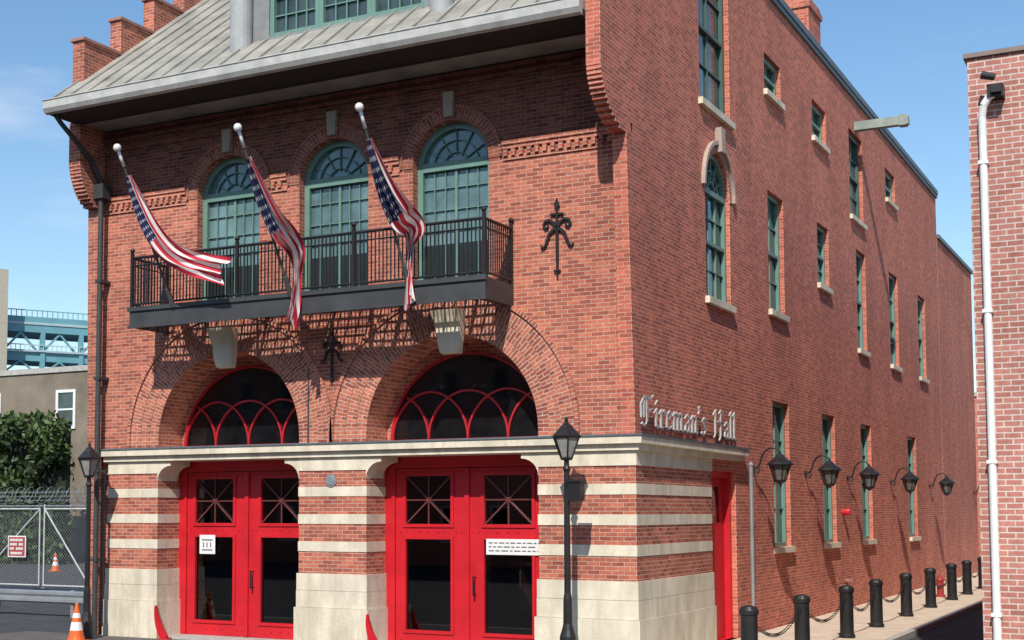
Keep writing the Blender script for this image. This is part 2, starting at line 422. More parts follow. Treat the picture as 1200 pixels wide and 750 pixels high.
for c,r in WINS:
    z=ZW+r; m=MB(front)
    m.plate([(c-.085,z+.05),(c+.085,z+.05),(c+.11,z+.50),(c-.11,z+.50)],[],-.10,-.014)
    m.obj('keystone',mat('keystone_brown',(.34,.28,.22),.85),FH)
for cx in (-8.36,-3.40):
    m=MB()
    prof=[(.0,5.30),(-.12,5.32),(-.17,5.45),(-.19,5.75),(-.28,5.95),(-.34,6.06),(0,6.06)]
    n=len(prof); vs=[]
    for sx in (-1,1):
        for y_,z_ in prof:
            w=.19+(z_-5.3)*.12; vs.append((cx+sx*w,y_-.003,z_))
    m.add(vs,[tuple(range(n)),tuple(range(n,2*n))[::-1]]+[(i,(i+1)%n,n+(i+1)%n,n+i) for i in range(n)])
    m.obj('balcony_console',STONE,FH)

def window(mp,u0,u1,z0,z1,arch=None,d=.12,fr=.09,fm=GREEN,gm=GLS,sill=True,cols=2,rows=(.5,),mid=None,mun=.03,sillm=STONE,cw=None,low=None,tr=.05):
    c=(u0+u1)/2;hw=(u1-u0)/2
    outer=archpts(c,hw,z0,arch) if arch else rect(u0,u1,z0,z1)
    inner=archpts(c,hw-fr,z0+fr,arch) if arch else rect(u0+fr,u1-fr,z0+fr,z1-fr)
    p=MB(mp); p.plate(outer,[],d+.05,d+.06); w=sub(p.obj('window',gm,FH))
    q=MB(mp); q.plate(outer,[inner],d-.04,d+.045)
    top=arch if arch else z1-fr
    if arch: q.box(u0+fr,u1-fr,arch-tr,arch+tr,d-.045,d+.04)
    if mid: q.box(u0+fr,u1-fr,mid-.035,mid+.035,d-.03,d+.04)
    for k in range(1,cols):
        x=u0+fr+(u1-u0-2*fr)*k/cols; ww=cw if (cw and cols%2==0 and k==cols//2) else mun
        q.box(x-ww/2,x+ww/2,z0+fr,top-.001,d+.005,d+.048)
    for rr in rows:
        z=z0+fr+(top-z0-fr)*rr; q.box(u0+fr,u1-fr,z-mun/2,z+mun/2,d+.008,d+.046)
    if arch:
        for a in (30,60,90,120,150):
            t=math.radians(a); q.bar((c+.26*hw*math.cos(t),arch+.26*hw*math.sin(t)),(c+(hw-fr)*math.cos(t),arch+(hw-fr)*math.sin(t)),mun,d+.005,d+.046)
        q.arcbar(c,arch,.32*hw,0,math.pi,mun,d+.003,d+.047)
        q.arcbar(c,arch,.60*hw,0,math.pi,mun*.8,d+.004,d+.0465)
    q.obj('frame',fm,w)
    if low:
        q=MB(mp); q.box(u0+fr+.001,u1-fr-.001,z0+fr+.001,low,d+.012,d+.047); q.obj('lower_panel',mat('panel_black_green',(.014,.022,.02),.4),w)
    if sill:
        s=MB(mp); s.box(u0-.08,u1+.08,z0-.13,z0-.001,-.09,d+.0); s.obj('sill',sillm,w)
    return w
for c,r in WINS:
    window(front,c-r,c+r,6.3,0,arch=ZW,d=.22,fr=.11,gm=GLF,sill=False,cols=6,rows=(.50,.66,.83),mun=.014,cw=.05,low=7.34,tr=.08)
window(side,SA[0]-SA[1],SA[0]+SA[1],SA[2],0,arch=SA[3],d=.12,cols=3,rows=(.25,.5,.75),mid=7.75,mun=.022)
for w in SWG: window(side,*w,d=.14,cols=2,rows=(.25,.75),mid=(w[2]+w[3])/2)
for w in SWS: window(side,*w,d=.14,cols=2,rows=(.25,.75),mid=(w[2]+w[3])/2)
for k,w in enumerate(SWT): window(side,*w,d=.14,cols=2,rows=(.5,) if k in(1,2,4) else (.25,.75),mid=(w[2]+w[3])/2,fr=.12,fm=GREEND if k in (0,3) else GREEN)
m=MB(side)
m.arcbar(SA[0],SA[3],SA[1]+.2,0,math.pi,.08,-.08,-.002,20)
m.plate([(SA[0]-.1,SA[3]+SA[1]+.02),(SA[0]+.1,SA[3]+SA[1]+.02),(SA[0]+.14,SA[3]+SA[1]+.5),(SA[0]-.14,SA[3]+SA[1]+.5)],[],-.14,-.003)
m.obj('stone_hood',mat('hood_stone',(.42,.33,.27),.85),FH)
ring('side_window_arch',SA[0],SA[1]+.0,SA[1]+.15,SA[3],side,-.014,0,SA[3]-.02,BRU,24)

# ---- fanlights & doors
for c,r in (LA,RA):
    D=.70; R=1.62; Z=3.79
    p=MB(front); p.plate([(c-R,Z)]+[(c+R*math.cos(math.pi*i/32),Z+R*math.sin(math.pi*i/32)) for i in range(33)],[],D+.06,D+.07)
    fl=sub(p.obj('fanlight',GLD,FH))
    q=MB(front)
    q.arcbar(c,Z,R-.018,0,math.pi,.038,D-.0,D+.055,40)
    q.box(c-R-.05,c+R+.05,3.752,3.84,D-.03,D+.056)
    feet=[-R+.05,-R*.5,0,R*.5,R-.05]
    def inside(x,z): return (x*x+(z+.05)**2)<(R-.04)**2
    for i,fx in enumerate(feet):
        for sg in (-1,1):
            pts=[]
            for k in range(22):
                a=k/21*math.pi/2
                px_=fx+sg*R*.50*(1-math.cos(a)); pz_=R*.54*math.sin(a)
                if not inside(px_,pz_): break
                pts.append((c+px_,3.84+pz_))
            if len(pts)>3: q.ribbon(pts,.034,D+.0+.0012*i+(.0006 if sg>0 else 0),D+.052)
    q.obj('tracery',REDD,fl)
    for sg in (-1,1):
        def U(a): return c+sg*a
        def rc(a,b,z0,z1): 
            x0,x1=sorted((U(a),U(b))); return rect(x0,x1,z0,z1)
        q=MB(front); q.plate(rc(.012,1.50,.04,3.30),[rc(.34,1.28,2.28,3.16),rc(.34,1.28,.34,2.0)],D,D+.06)
        for (z0,z1) in ((2.28,3.16),(.34,2.0)):
            q.plate(rc(.28,1.34,z0-.06,z1+.06),[rc(.34,1.28,z0,z1)],D-.025,D-.002)
        for z in (.16,2.14,3.24):
            for a in (.12,.22,1.40,.6,.8,1.0): 
                x=U(a); q.cyl((x,z,D-.018),(x,z,D-.001),.014,.014,6)
        if sg==1: q.box(c-.045,c+.045,.05,3.29,D-.04,D-.003)
        dr=sub(q.obj('door',RED,FH))
        q=MB(front); x0,x1=sorted((U(.34),U(1.28)))
        for (z0,z1) in ((2.28,3.16),(.34,2.0)):
            q.add([(x0,z0,D+.035),(x1,z0,D+.035),(x1,z1,D+.035),(x0,z1,D+.035)],[(0,1,2,3)])
        q.obj('pane',GLT,dr)
        q=MB(front)
        xm=(x0+x1)/2; zm=2.72
        q.bar((x0,2.28),(x1,3.16),.026,D+.0,D+.025); q.bar((x0,3.16),(x1,2.28),.026,D+.002,D+.026)
        q.box(xm-.012,xm+.012,2.28,3.16,D+.004,D+.027); q.box(x0,x1,zm-.012,zm+.012,D+.005,D+.028)
        q.obj('lattice',mat('lattice_red',(.13,.03,.03),.5),dr)
        if sg==1:
            q=MB(front)
            q.cyl((c+.16,1.0,D-.10),(c+.16,1.35,D-.10),.018); q.cyl((c+.16,1.02,D-.10),(c+.16,1.02,D),.012); q.cyl((c+.16,1.33,D-.1),(c+.16,1.33,D),.012)
            q.obj('handle',BLACK,dr)
    q=MB(front)
    q.plate([(c-r,.0),(c-1.505,.0),(c-1.505,3.31),(c+1.505,3.31),(c+1.505,.0),(c+r,.0),(c+r,3.749),(c-r,3.749)],[],D-.03,D+.08)
    q.obj('door_frame',RED,FH)
    q=MB(front); q.box(c-1.7,c+1.7,-.02,.035,-.0,.745); q.obj('threshold',STONEG,FH)
m=MB(front); m.box(-9.53,-9.14,1.66,2.04,.668,.672); o=sub(tag(m.obj('paper_notice',WHITE),'small white paper notice taped on red door','notice'))
m=MB(front)
INK=mat('ink_grey',(.12,.12,.13),.7)
for z in (1.94,1.74): m.box(-9.47,-9.20,z-.012,z+.012,.664,.667)
for i,x in enumerate((-9.43,-9.34,-9.25)): m.box(x-.012,x+.012,1.79,1.89,.664,.667)
m.obj('notice_text',INK,o)
m=MB(front); m.box(-3.08,-1.95,1.74,2.02,.664,.668); o=sub(tag(m.obj('banner_notice',WHITE),'white banner notice hung across red door glass','notice'))
m=MB(front)
for z,w in ((1.95,1.0),(1.88,.9),(1.81,.95)):
    x=-3.03
    while x<-3.03+w: 
        l=random.uniform(.05,.14); m.box(x,min(x+l,-2.0),z-.010,z+.010,.660,.663); x+=l+.03
m.obj('notice_text',INK,o)
# things seen dimly through the door glass
WOOD=mat('cabinet_wood',(.16,.08,.04),.5,var=.3)
GILT=mat('dull_brass',(.45,.30,.10),.4,metal=.5)
for (x,y,w,h) in ((-2.55,2.0,1.0,1.5),(-4.5,2.6,1.2,1.9),(-7.55,2.2,1.0,1.7)):
    e=thing('display_case','wooden glass fronted display case inside the doorway','cabinet',(x,y,.03),'display cases inside')
    m=MB(); m.box(x-w/2,x+w/2,y,y+.5,.03,.55); m.box(x-w/2,x-w/2+.06,y,y+.5,.55,h); m.box(x+w/2-.06,x+w/2,y,y+.5,.55,h); m.box(x-w/2-.03,x+w/2+.03,y-.03,y+.53,h,h+.08); m.box(x-w/2+.06,x+w/2-.06,y+.45,y+.5,.55,h)
    m.obj('cabinet_body',WOOD,e)
    m=MB()
    for k in range(3):
        xx=x-w*.28+k*w*.28; m.lathe((xx,y+.22,.56),[(.07,0),(.09,.05),(.05,.18),(.06,.26),(.02,.30)],10)
    m.obj('trophy',GILT,e)
    m=MB(); m.box(x-w*.3,x+w*.3,y+.42,y+.44,.95,h-.15); m.obj('poster',mat('poster_pale',(.55,.50,.40),.7,var=.5,scale=9),e)
e=thing('hose_cart','old red hose cart with spoked wheels standing inside','cart',(-9.2,2.4,.03))
m=MB()
for sg in (-1,1):
    cx_,cy_,cz_=-9.2+sg*.42,2.4,.72; R2=.62
    for i in range(20):
        a=2*math.pi*i/20;b_=2*math.pi*(i+1)/20
        m.cyl((cx_,cy_+R2*math.cos(a),cz_+R2*math.sin(a)),(cx_,cy_+R2*math.cos(b_),cz_+R2*math.sin(b_)),.03,.03,6)
    for i in range(10):
        a=2*math.pi*i/10; m.cyl((cx_,cy_,cz_),(cx_,cy_+R2*math.cos(a),cz_+R2*math.sin(a)),.015,.015,5)
m.cyl((-9.65,2.4,.72),(-8.75,2.4,.72),.04,.04,8)
m.obj('wheel_pair',RED,e)
m=MB(); m.cyl((-9.5,2.4,.72),(-8.9,2.4,.72),.34,.34,20); m.obj('hose_reel',mat('hose_canvas',(.45,.38,.27),.9,var=.3),e)
m=MB(side); m.plate(rect(4.1,5.7,0,3.3),[rect(4.55,5.3,2.3,3.0)],.22,.27); d=sub(m.obj('side_door',RED,FH))
m=MB(side); m.plate(rect(4.102,5.698,.0,3.298),[rect(4.22,5.58,.01,3.18)],.10,.219); m.obj('side_door_frame',RED,d)
m=MB(side); m.box(4.5,5.35,2.25,3.05,.245,.255); m.obj('pane',GLD,d)

def anchor(cx,z0,z1):
    m=MB(front); h=z1-z0; s=h/1.3
    m.ribbon([(cx,z0),(cx,z0+.3*s),(cx,z0+.9*s),(cx,z1)],[.02*s,.045*s,.05*s,.03*s],-.05,-.015)
    zc=z0+.86*s
    for sg in (-1,1):
        pts=[(0,0),(.06,.10),(.14,.15),(.22,.13),(.25,.06),(.22,.01),(.17,.02),(.16,.06)]
        m.ribbon([(cx+sg*a*s,zc+b*s) for a,b in pts],[.05*s,.05*s,.045*s,.04*s,.04*s,.035*s,.03*s,.03*s],-.055,-.018)
        pts=[(0,-.02),(.07,-.03),(.14,-.09),(.18,-.20),(.22,-.30),(.28,-.33),(.30,-.28)]
        m.ribbon([(cx+sg*a*s,zc+b*s) for a,b in pts],[.05*s,.05*s,.045*s,.04*s,.035*s,.03*s,.02*s],-.057,-.019)
    m.bar((cx-.12*s,zc+.24*s),(cx+.12*s,zc+.24*s),.035*s,-.056,-.02)
    m.plate([(cx-.05*s,z1-.06*s),(cx,z1-.10*s),(cx+.05*s,z1-.06*s),(cx,z1+.08*s)],[],-.06,-.015)
    m.bar((cx-.06*s,z0+.12*s),(cx+.06*s,z0+.12*s),.03*s,-.055,-.018)
    m.obj('wall_anchor',BLACK,FH)
anchor(-1.36,6.5,7.8); anchor(-5.93,4.88,5.9)
m=MB(); m.cyl((-5.95,-.0,3.08),(-5.95,-.03,3.08),.12,.12,20); m.cyl((-5.95,-.03,3.08),(-5.95,-.045,3.08),.09,.08,20); m.obj('round_plaque',GALV,FH)
m=MB(); m.cyl((-11.47,-.24,0),(-11.47,-.24,9.35),.055,.055,12)
m.tube([(-11.47,-.24,9.3),(-11.5,-.5,9.7),(-11.6,-1.3,10.3),(-11.6,-1.45,10.42)],.05)
m.box(-11.6,-11.34,-.34,-.1,8.95,9.25)
for z in (1.5,3.3,5.2,7.2): m.box(-11.55,-11.39,-.30,-.001 if z>3.75 else .0,z,z+.06)
m.cyl((-11.3,-.22,.2),(-11.3,-.22,3.3),.03,.03,8)
m.obj('drainpipe',IRON,FH)
m=MB(); m.tube([(-6.45,-.03,3.8),(-6.45,-.03,5.2)],.018,6); m.obj('conduit',IRON,FH)
m=MB()
m.box(-.3,1.45,17.86,18.1,13.22,13.46); m.box(1.2,1.40,17.83,18.13,13.19,13.49)
m.obj('hoist_beam',mat('weathered_green',(.28,.33,.29),.8,var=.25),FH)
m=MB(); m.cyl((.0,15.3,2.5),(.14,15.3,2.5),.08,.08,12); m.cyl((.14,15.3,2.5),(.2,15.3,2.5),.11,.09,12); m.obj('alarm_bell',RED,FH)

# ---- balcony
m=MB()
BX0,BX1,BY=-9.9,-2.2,-1.12
m.box(BX0,BX1,BY,BY+.07,6.07,6.44); m.box(BX0,BX0+.07,BY+.071,0,6.07,6.44); m.box(BX1-.07,BX1,BY+.071,0,6.07,6.44)
m.box(BX0-.03,BX1+.03,BY-.04,BY-.001,6.38,6.46); m.box(BX0-.03,BX1+.03,BY-.03,BY-.001,6.05,6.10)
bal=sub(m.obj('balcony',IRON,FH))
m=MB()
y=BY+.15
while y<-.04:
    m.box(BX0+.071,BX1-.071,y,y+.045,6.34,6.350); y+=.17
x=BX0+.2
while x<BX1-.1:
    m.box(x,x+.035,BY+.071,0,6.325,6.3395); x+=.22
for x in (-8.9,-7.4,-5.9,-4.4,-2.9): m.box(x,x+.04,BY+.071,0,6.2,6.324)
m.obj('floor_grating',BLACK,bal)
m=MB()
def railrun(p0,p1,sp=.078):
    p0=Vector(p0);p1=Vector(p1);L=(p1-p0).length;n=int(L/sp)
    for i in range(n+1):
        p=p0.lerp(p1,i/n); r=.0095
        m.box(p.x-r,p.x+r,p.y-r,p.y+r,6.5,7.42)
    for z,r in ((7.43,.028),(7.28,.014),(6.52,.02)):
        a=Vector((p0.x,p0.y,z));b=Vector((p1.x,p1.y,z)); m.cyl(a,b,r,r,8)
railrun((BX0+.03,BY+.03,0),(BX1-.03,BY+.03,0)); railrun((BX0+.03,BY+.03,0),(BX0+.03,0,0)); railrun((BX1-.03,BY+.03,0),(BX1-.03,0,0))
for x,y in ((BX0+.03,BY+.03),(BX1-.03,BY+.03),(BX0+.03,-.03),(BX1-.03,-.03),(-7.35,BY+.03),(-4.8,BY+.03)):
    m.box(x-.028,x+.028,y-.028,y+.028,6.44,7.53); m.ball((x,y,7.58),.05)
m.obj('railing',BLACK,bal)

# ---- raised blackletter sign
LET={
'F':(.78,[[(.02,.30),(.0,.75),(.15,.95),(.55,.93),(.68,1.05)],[(.32,.93),(.32,.12),(.18,0),(.02,.08)],[(.32,.5),(.6,.56)],[(.18,.85),(.16,.3)]]),
'i':(.30,[[(0,.52),(.1,.62),(.1,.08),(.2,0)],[(.08,.82),(.14,.90)]]),
'r':(.40,[[(0,.52),(.1,.62),(.1,.06),(.18,0)],[(.1,.5),(.26,.62),(.33,.52)]]),
'e':(.42,[[(.08,.32),(.30,.42),(.30,.52),(.18,.62),(.07,.5),(.07,.1),(.18,0),(.32,.1)]]),
'm':(.78,[[(0,.52),(.1,.62),(.1,.06),(.16,0)],[(.1,.52),(.26,.62),(.34,.54),(.34,.06),(.4,0)],[(.34,.52),(.5,.62),(.58,.54),(.58,.08),(.68,0)]]),
'a':(.44,[[(.05,.52),(.18,.62),(.30,.52),(.30,.06),(.38,0)],[(.30,.36),(.1,.28),(.06,.1),(.16,0),(.30,.12)]]),
'n':(.52,[[(0,.52),(.1,.62),(.1,.06),(.16,0)],[(.1,.52),(.26,.62),(.34,.54),(.34,.08),(.44,0)]]),
"'":(.20,[[(.06,1.0),(.1,.88),(.04,.78)]]),
's':(.42,[[(.32,.55),(.2,.62),(.07,.5),(.30,.22),(.28,.06),(.15,0),(.03,.08)]]),
' ':(.50,[]),
'H':(.82,[[(.0,.85),(.15,1.0),(.15,.1),(.05,0)],[(.15,.52),(.4,.60),(.56,.50),(.56,.08),(.46,-.08)],[(.56,1.0),(.56,.52)],[(.46,.95),(.56,1.02),(.66,.95)]]),
'l':(.28,[[(.0,.95),(.1,1.05),(.1,.08),(.2,0)]]),
}
SG=thing('wall_sign','grey raised blackletter lettering fixed above the stone cornice','sign',(.1,2.6,4.1))
txt="Fireman's Hall"
tw=sum(LET[c][0] for c in txt); sc=5.45/tw; hh=.50
LM=mat('letter_grey',(.46,.43,.41),.5)
x=-.0
for ch in txt:
    adv,st=LET[ch]
    if st:
        m=MB(side)
        for pl in st:
            for p,q in zip(pl,pl[1:]):
                P=(x+p[0]*sc,3.93+p[1]*hh);Q=(x+q[0]*sc,3.93+q[1]*hh)
                n=(.033,.022)
                pts=[(P[0]-n[0],P[1]-n[1]),(P[0]+n[0],P[1]+n[1]),(Q[0]+n[0],Q[1]+n[1]),(Q[0]-n[0],Q[1]-n[1])]
                m.add([(a,b,-.12) for a,b in pts]+[(a,b,-.09) for a,b in pts],[(0,1,2,3),(7,6,5,4),(0,4,5,1),(1,5,6,2),(2,6,7,3),(3,7,4,0)])
        m.obj('letter',LM,SG)
    x+=adv*sc
m=MB(side); m.box(-.02,5.4,3.98,4.0,-.085,-.07); m.box(-.02,5.4,4.20,4.22,-.085,-.07)
for y in (.3,1.9,3.5,5.1): m.box(y,y+.02,3.99,4.02,-.085,0); m.box(y,y+.02,4.20,4.23,-.085,0)
m.obj('mounting_rail',IRON,SG)

# ---- flags
CAN=bpy.data.materials.new('flag_canton'); nt,N,L,b=nodes_of(CAN)
uvn=N.new('ShaderNodeUVMap'); mpn=N.new('ShaderNodeMapping'); mpn.inputs['Scale'].default_value=(9,9,1); L.new(uvn.outputs[0],mpn.inputs[0])
vor=N.new('ShaderNodeTexVoronoi'); vor.inputs['Scale'].default_value=1; vor.inputs['Randomness'].default_value=0; L.new(mpn.outputs[0],vor.inputs['Vector'])
lt=N.new('ShaderNodeMath'); lt.operation='LESS_THAN'; lt.inputs[1].default_value=.22; L.new(vor.outputs['Distance'],lt.inputs[0])
mx=N.new('ShaderNodeMix'); mx.data_type='RGBA'; mx.inputs[6].default_value=(.012,.018,.075,1); mx.inputs[7].default_value=(.6,.6,.63,1)
L.new(lt.outputs[0],mx.inputs[0]); L.new(mx.outputs[2],b.inputs['Base Color']); b.inputs['Roughness'].default_value=.8
FR=mat('flag_red',(.50,.02,.04),.8); FWh=mat('flag_white',(.78,.76,.75),.8)
POLE=mat('pole_dark',(.10,.10,.10),.35); BALLM=mat('ball_white',(.75,.75,.72),.3)
def bez(P,t):
    n=len(P)-1; f=t*n; i=min(int(f),n-1); f-=i
    p0=P[max(i-1,0)];p1=P[i];p2=P[i+1];p3=P[min(i+2,n)]
    return .5*((2*p1)+(-p0+p2)*f+(2*p0-5*p1+4*p2-p3)*f*f+(-p0+3*p1-3*p2+p3)*f**3)
def flag(xk,path,wid,seed,label,nf=3.0,twist=0,can=.40,am=1.):
    e=thing('flag',label,'flag',(xk,-1.15,6.5),'flags on the balcony')
    B=Vector((xk,-1.14,6.40));T=Vector((xk,-2.76,9.05))
    m=MB(); m.cyl(B,T,.028,.02,10); m.cyl(B,B+(T-B)*.12,.05,.05,10); m.obj('flag_pole',POLE,e)
    m=MB(); m.ball(T+(T-B).normalized()*.05,.075,12); m.cyl(T-(T-B)*.10,T,.03,.03,10); m.obj('finial',BALLM,e,smooth=True)
    P=[Vector(p)+Vector((xk,0,0)) for p in path]
    nl,nw=96,78
    m=MB(); vs=[]
    rnd=random.Random(seed); ph=rnd.uniform(0,6)
    for i in range(nl+1):
        t=i/nl; c=bez(P,t); c2=bez(P,min(1,t+.01)); c1=bez(P,max(0,t-.01)); tan=(c2-c1).normalized()
        w=max(.06,bez([Vector((a,0,0)) for a in wid],t).x)
        ac=tan.cross(Vector((.35,-1,.25))).normalized()
        if ac.x<0: ac=-ac
        ac=Matrix.Rotation(twist*t*t,3,tan)@ac
        nn=tan.cross(ac).normalized()
        for j in range(nw+1):
            s=j/nw; a=s-.5
            phs=s*2*math.pi*nf+ph+2.0*math.sin(t*3.1+seed)+.9*math.sin(t*7+seed*2)
            amp=(.045+.03*t)*min(1,w/.35+.15)*am
            fold=math.sin(phs)*amp+(.03*math.sin(s*15+t*7+seed)+.012*math.sin(s*27-t*19))*am
            off=math.sin(phs+1.4)*w*.07
            p=c+ac*(a*w+off)+nn*fold
            p=p+tan*(t*.09*math.sin(s*5+seed)+(.04*math.sin(s*13+seed) if t>.92 else 0))
            vs.append(tuple(p))
    for i in range(nl):
        for j in range(nw):
            a=i*(nw+1)+j; f=(a,a+1,a+nw+2,a+nw+1)
            st=int(j/nw*13)
            k=2 if (i/nl<can and st<7) else (0 if st%2==0 else 1)
            uv=[(jj/nw*1.6*1.3,ii/nl*2.6) for ii,jj in((i,j),(i,j+1),(i+1,j+1),(i+1,j))]
            m.add([vs[q] for q in f],[(0,1,2,3)],k,[uv])
    o=m.obj('flag_cloth',[FR,FWh,CAN],e,smooth=False,recalc=False)
    bm=bmesh.new(); bm.from_mesh(o.data); bmesh.ops.remove_doubles(bm,verts=bm.verts,dist=.0003); bm.to_mesh(o.data); bm.free()
    for p in o.data.polygons: p.use_smooth=True
flag(-3.65,[(.05,-2.55,8.62),(.09,-2.3,8.18),(.14,-2.02,7.78),(.21,-1.72,7.45),(.24,-1.42,7.28),(.12,-1.28,7.02),(.08,-1.24,6.72),(.07,-1.24,6.4),(.09,-1.26,6.05)],[.10,.24,.38,.50,.40,.12,.09,.11,.20],1,'striped flag drooping from pole over the balcony rail',3.0,.5,.36)
flag(-6.1,[(.05,-2.55,8.62),(.10,-2.3,8.15),(.17,-2.02,7.70),(.24,-1.72,7.38),(.26,-1.42,7.14),(.20,-1.28,6.85),(.17,-1.24,6.55),(.14,-1.24,6.22),(.12,-1.26,5.88)],[.10,.24,.34,.42,.34,.18,.16,.19,.26],3,'striped flag hanging down below the balcony floor',3.0,.4,.34)
flag(-8.8,[(.06,-2.55,8.62),(.13,-2.3,8.12),(.24,-2.06,7.66),(.44,-1.86,7.32),(.74,-1.70,7.12),(1.06,-1.56,7.02),(1.40,-1.45,6.93)],[.12,.30,.40,.46,.44,.44,.50],2,'striped flag blown sideways along the balcony rail',2.5,.15,.38,.8)

# ---- lamps on side wall
WL=thing('wall_lantern','black gooseneck wall lantern on brick side wall','lamp',(0,6.95,3.4),'lanterns along the side wall')
def local(mb,name,mt,par,smooth=False):
    o=mb.obj(name,mt,None,smooth=smooth); o.parent=par; return o
m=MB(); m.cyl((0,0,.02),(.03,0,.02),.07,.07,12)
m.tube([(.03,0,.0),(.10,0,.02),(.16,0,.12),(.20,0,.26),(.28,0,.38),(.40,0,.43),(.50,0,.41),(.57,0,.33)],.02)
m.tube([(.03,0,-.02),(.10,0,-.10),(.15,0,-.04),(.13,0,.06)],.014)
m.cyl((.57,0,.26),(.57,0,.35),.025,.025,8)
local(m,'bracket',BLACK,WL)
LX=.57
m=MB(); m.lathe((LX,0,0),[(.03,.30),(.07,.28),(.12,.22),(.25,.12),(.28,.08),(.275,.06),(.22,.055)],10)
m.lathe((LX,0,0),[(.02,-.34),(.06,-.31),(.12,-.27),(.13,-.24),(.03,-.24)],10)
for i in range(6):
    a=i*math.pi/3; m.cyl((LX+.12*math.cos(a),.12*math.sin(a),-.25),(LX+.215*math.cos(a),.215*math.sin(a),.06),.014,.014,5)
local(m,'lantern_cage',BLACK,WL)
m=MB(); m.lathe((LX,0,0),[(.105,-.24),(.20,.054)],10); local(m,'lamp_glass',mat('lantern_glass_dark',(.13,.13,.12),.12,var=.3,scale=10),WL)
for y in (11.4,15.95,21.9,28.95,40.0): copy_thing(WL,(0,y,3.4) if y<35 else (0,y,3.3))
SL=thing('street_lamp','black cast iron street lamp with hexagonal lantern by the entrance','street lamp',(-.87,-.85,0),'street lamps by the entrance')
m=MB(); m.lathe((0,0,0),[(.20,0),(.20,.12),(.15,.18),(.13,.5),(.10,.6),(.075,.7),(.07,1.1),(.055,1.2),(.045,3.15),(.065,3.2),(.045,3.25),(.04,3.36)],14)
local(m,'lamp_post',BLACK,SL,False)
m=MB(); m.lathe((0,0,3.34),[(.09,0),(.11,.02),(.11,.04),(.04,.05)],6)
m.lathe((0,0,3.34),[(.235,.36),(.26,.39),(.19,.46),(.12,.53),(.10,.56),(.05,.60),(.03,.63),(.035,.66),(.01,.71)],6)
for i in range(6):
    a=i*math.pi/3; m.cyl((.10*math.cos(a),.10*math.sin(a),3.38),(.225*math.cos(a),.225*math.sin(a),3.71),.013,.013,5)
local(m,'lantern_cage',BLACK,SL)
m=MB(); m.lathe((0,0,3.34),[(.09,.05),(.21,.36)],6); local(m,'lamp_glass',LGL,SL)
SL2=copy_thing(SL,(-11.12,-.85,-.16),.3,'black cast iron street lamp beside the drainpipe')
m=MB(); m.box(.05,.27,-.10,.10,2.68,2.98); m.box(.03,.29,-.12,.12,2.981,3.01); m.cyl((.0,0,2.85),(.06,0,2.85),.03,.03,8); local(m,'control_box',BLACK,SL)
e=thing('conduit_pole','slim grey metal conduit pole beside the red side door','pole',(.3,5.75,0))
m=MB(); m.cyl((.3,5.75,0),(.3,5.75,3.42),.045,.045,10); m.obj('pole_shaft',GALV,e)
m=MB(); m.lathe((.3,5.75,3.42),[(.06,0),(.06,.03),(.02,.08)],10); m.obj('pole_cap',GALV,e)
BO=thing('bollard','black round iron bollard on side pavement','bollard',(1.87,6.84,0),'bollards along the pavement edge')
m=MB(); m.lathe((0,0,0),[(.16,0),(.16,.06),(.135,.09),(.13,.86),(.13,.9)],18); local(m,'bollard_shaft',BLACK,BO,False)
m=MB(); m.lathe((0,0,0),[(.145,.9),(.15,.92),(.15,.97),(.14,.99),(.13,1.0),(.12,1.02),(.06,1.04),(.01,1.045)],18); local(m,'bollard_cap',BLACK,BO,False)
by=[6.84,9.8,13.4,16.9,20.56,23.6,27.1,3.24,-.1]
for y in by[1:]: copy_thing(BO,(1.87,y,0))
ys=sorted(by)
for a,b in zip(ys,ys[1:]):
    m=MB(); n=int((b-a)/.075)
    for i in range(n):
        t0=i/n; yy=a+.14+(b-a-.28)*t0; z=.80-.34*4*t0*(1-t0); t1=t0+1/n; z1=.80-.34*4*t1*(1-t1); yy1=a+.14+(b-a-.28)*t1
        w=.022
        for sg in (-1,1):
            off=(sg*w,0,0) if i%2 else (0,0,sg*w)
            m.cyl((1.87+off[0],yy-.008,z+off[2]),(1.87+off[0],yy1+.008,z1+off[2]),.009,.009,5)
    o=m.obj('chain',BLACK); tag(o,'black sagging chain strung between two bollards','chain','chains between bollards')
for x,y in ((-9.93,.02),(-5.03,.02)):
    e=thing('wheel_guard','slim curved red iron wheel guard beside the door jamb','wheel guard',(x,y,0),'wheel guards at the door jambs')
    P_=[];W_=[]
    for i in range(13):
        t=i/12; P_.append((x+.17-.24*math.sin(t*math.pi/2)+.0,.01+.64*t**1.15)); W_.append(.15*(1-t**1.6)+.025)
    m=MB(front); m.ribbon(P_,W_,-.13,-.075); m.obj('guard_horn',RED,e)
    m=MB(); m.box(x+.06,x+.28,-.17,-.03,0,.03); m.obj('guard_foot',RED,e)
e=thing('standpipe','short dull pink fire standpipe against brick side wall','standpipe',(.15,14.9,0))
PK=mat('pipe_pink',(.32,.14,.11),.6)
m=MB(); m.cyl((.15,14.9,0),(.15,14.9,.75),.045,.045,10); m.cyl((.0,14.9,.6),(.15,14.9,.6),.04,.04,10); m.obj('pipe',PK,e)
m=MB(); m.cyl((.15,14.84,.75),(.27,14.78,.72),.045,.045,10); m.cyl((.15,14.96,.75),(.27,15.02,.72),.045,.045,10); m.obj('inlet',PK,e)
e=thing('fire_hydrant','small dull red fire hydrant between black bollards','hydrant',(1.35,21.9,0))
HR=mat('hydrant_red',(.28,.03,.025),.6)
m=MB(); m.lathe((1.35,21.9,0),[(.15,0),(.15,.05),(.10,.08),(.10,.45),(.12,.47),(.12,.50),(.09,.56),(.05,.61),(.03,.66),(.01,.67)],14); m.obj('hydrant_barrel',HR,e)
m=MB(); m.cyl((1.19,21.9,.36),(1.51,21.9,.36),.04,.04,10); m.cyl((1.35,21.74,.34),(1.35,21.9,.34),.055,.055,10); m.obj('hydrant_outlet',HR,e)

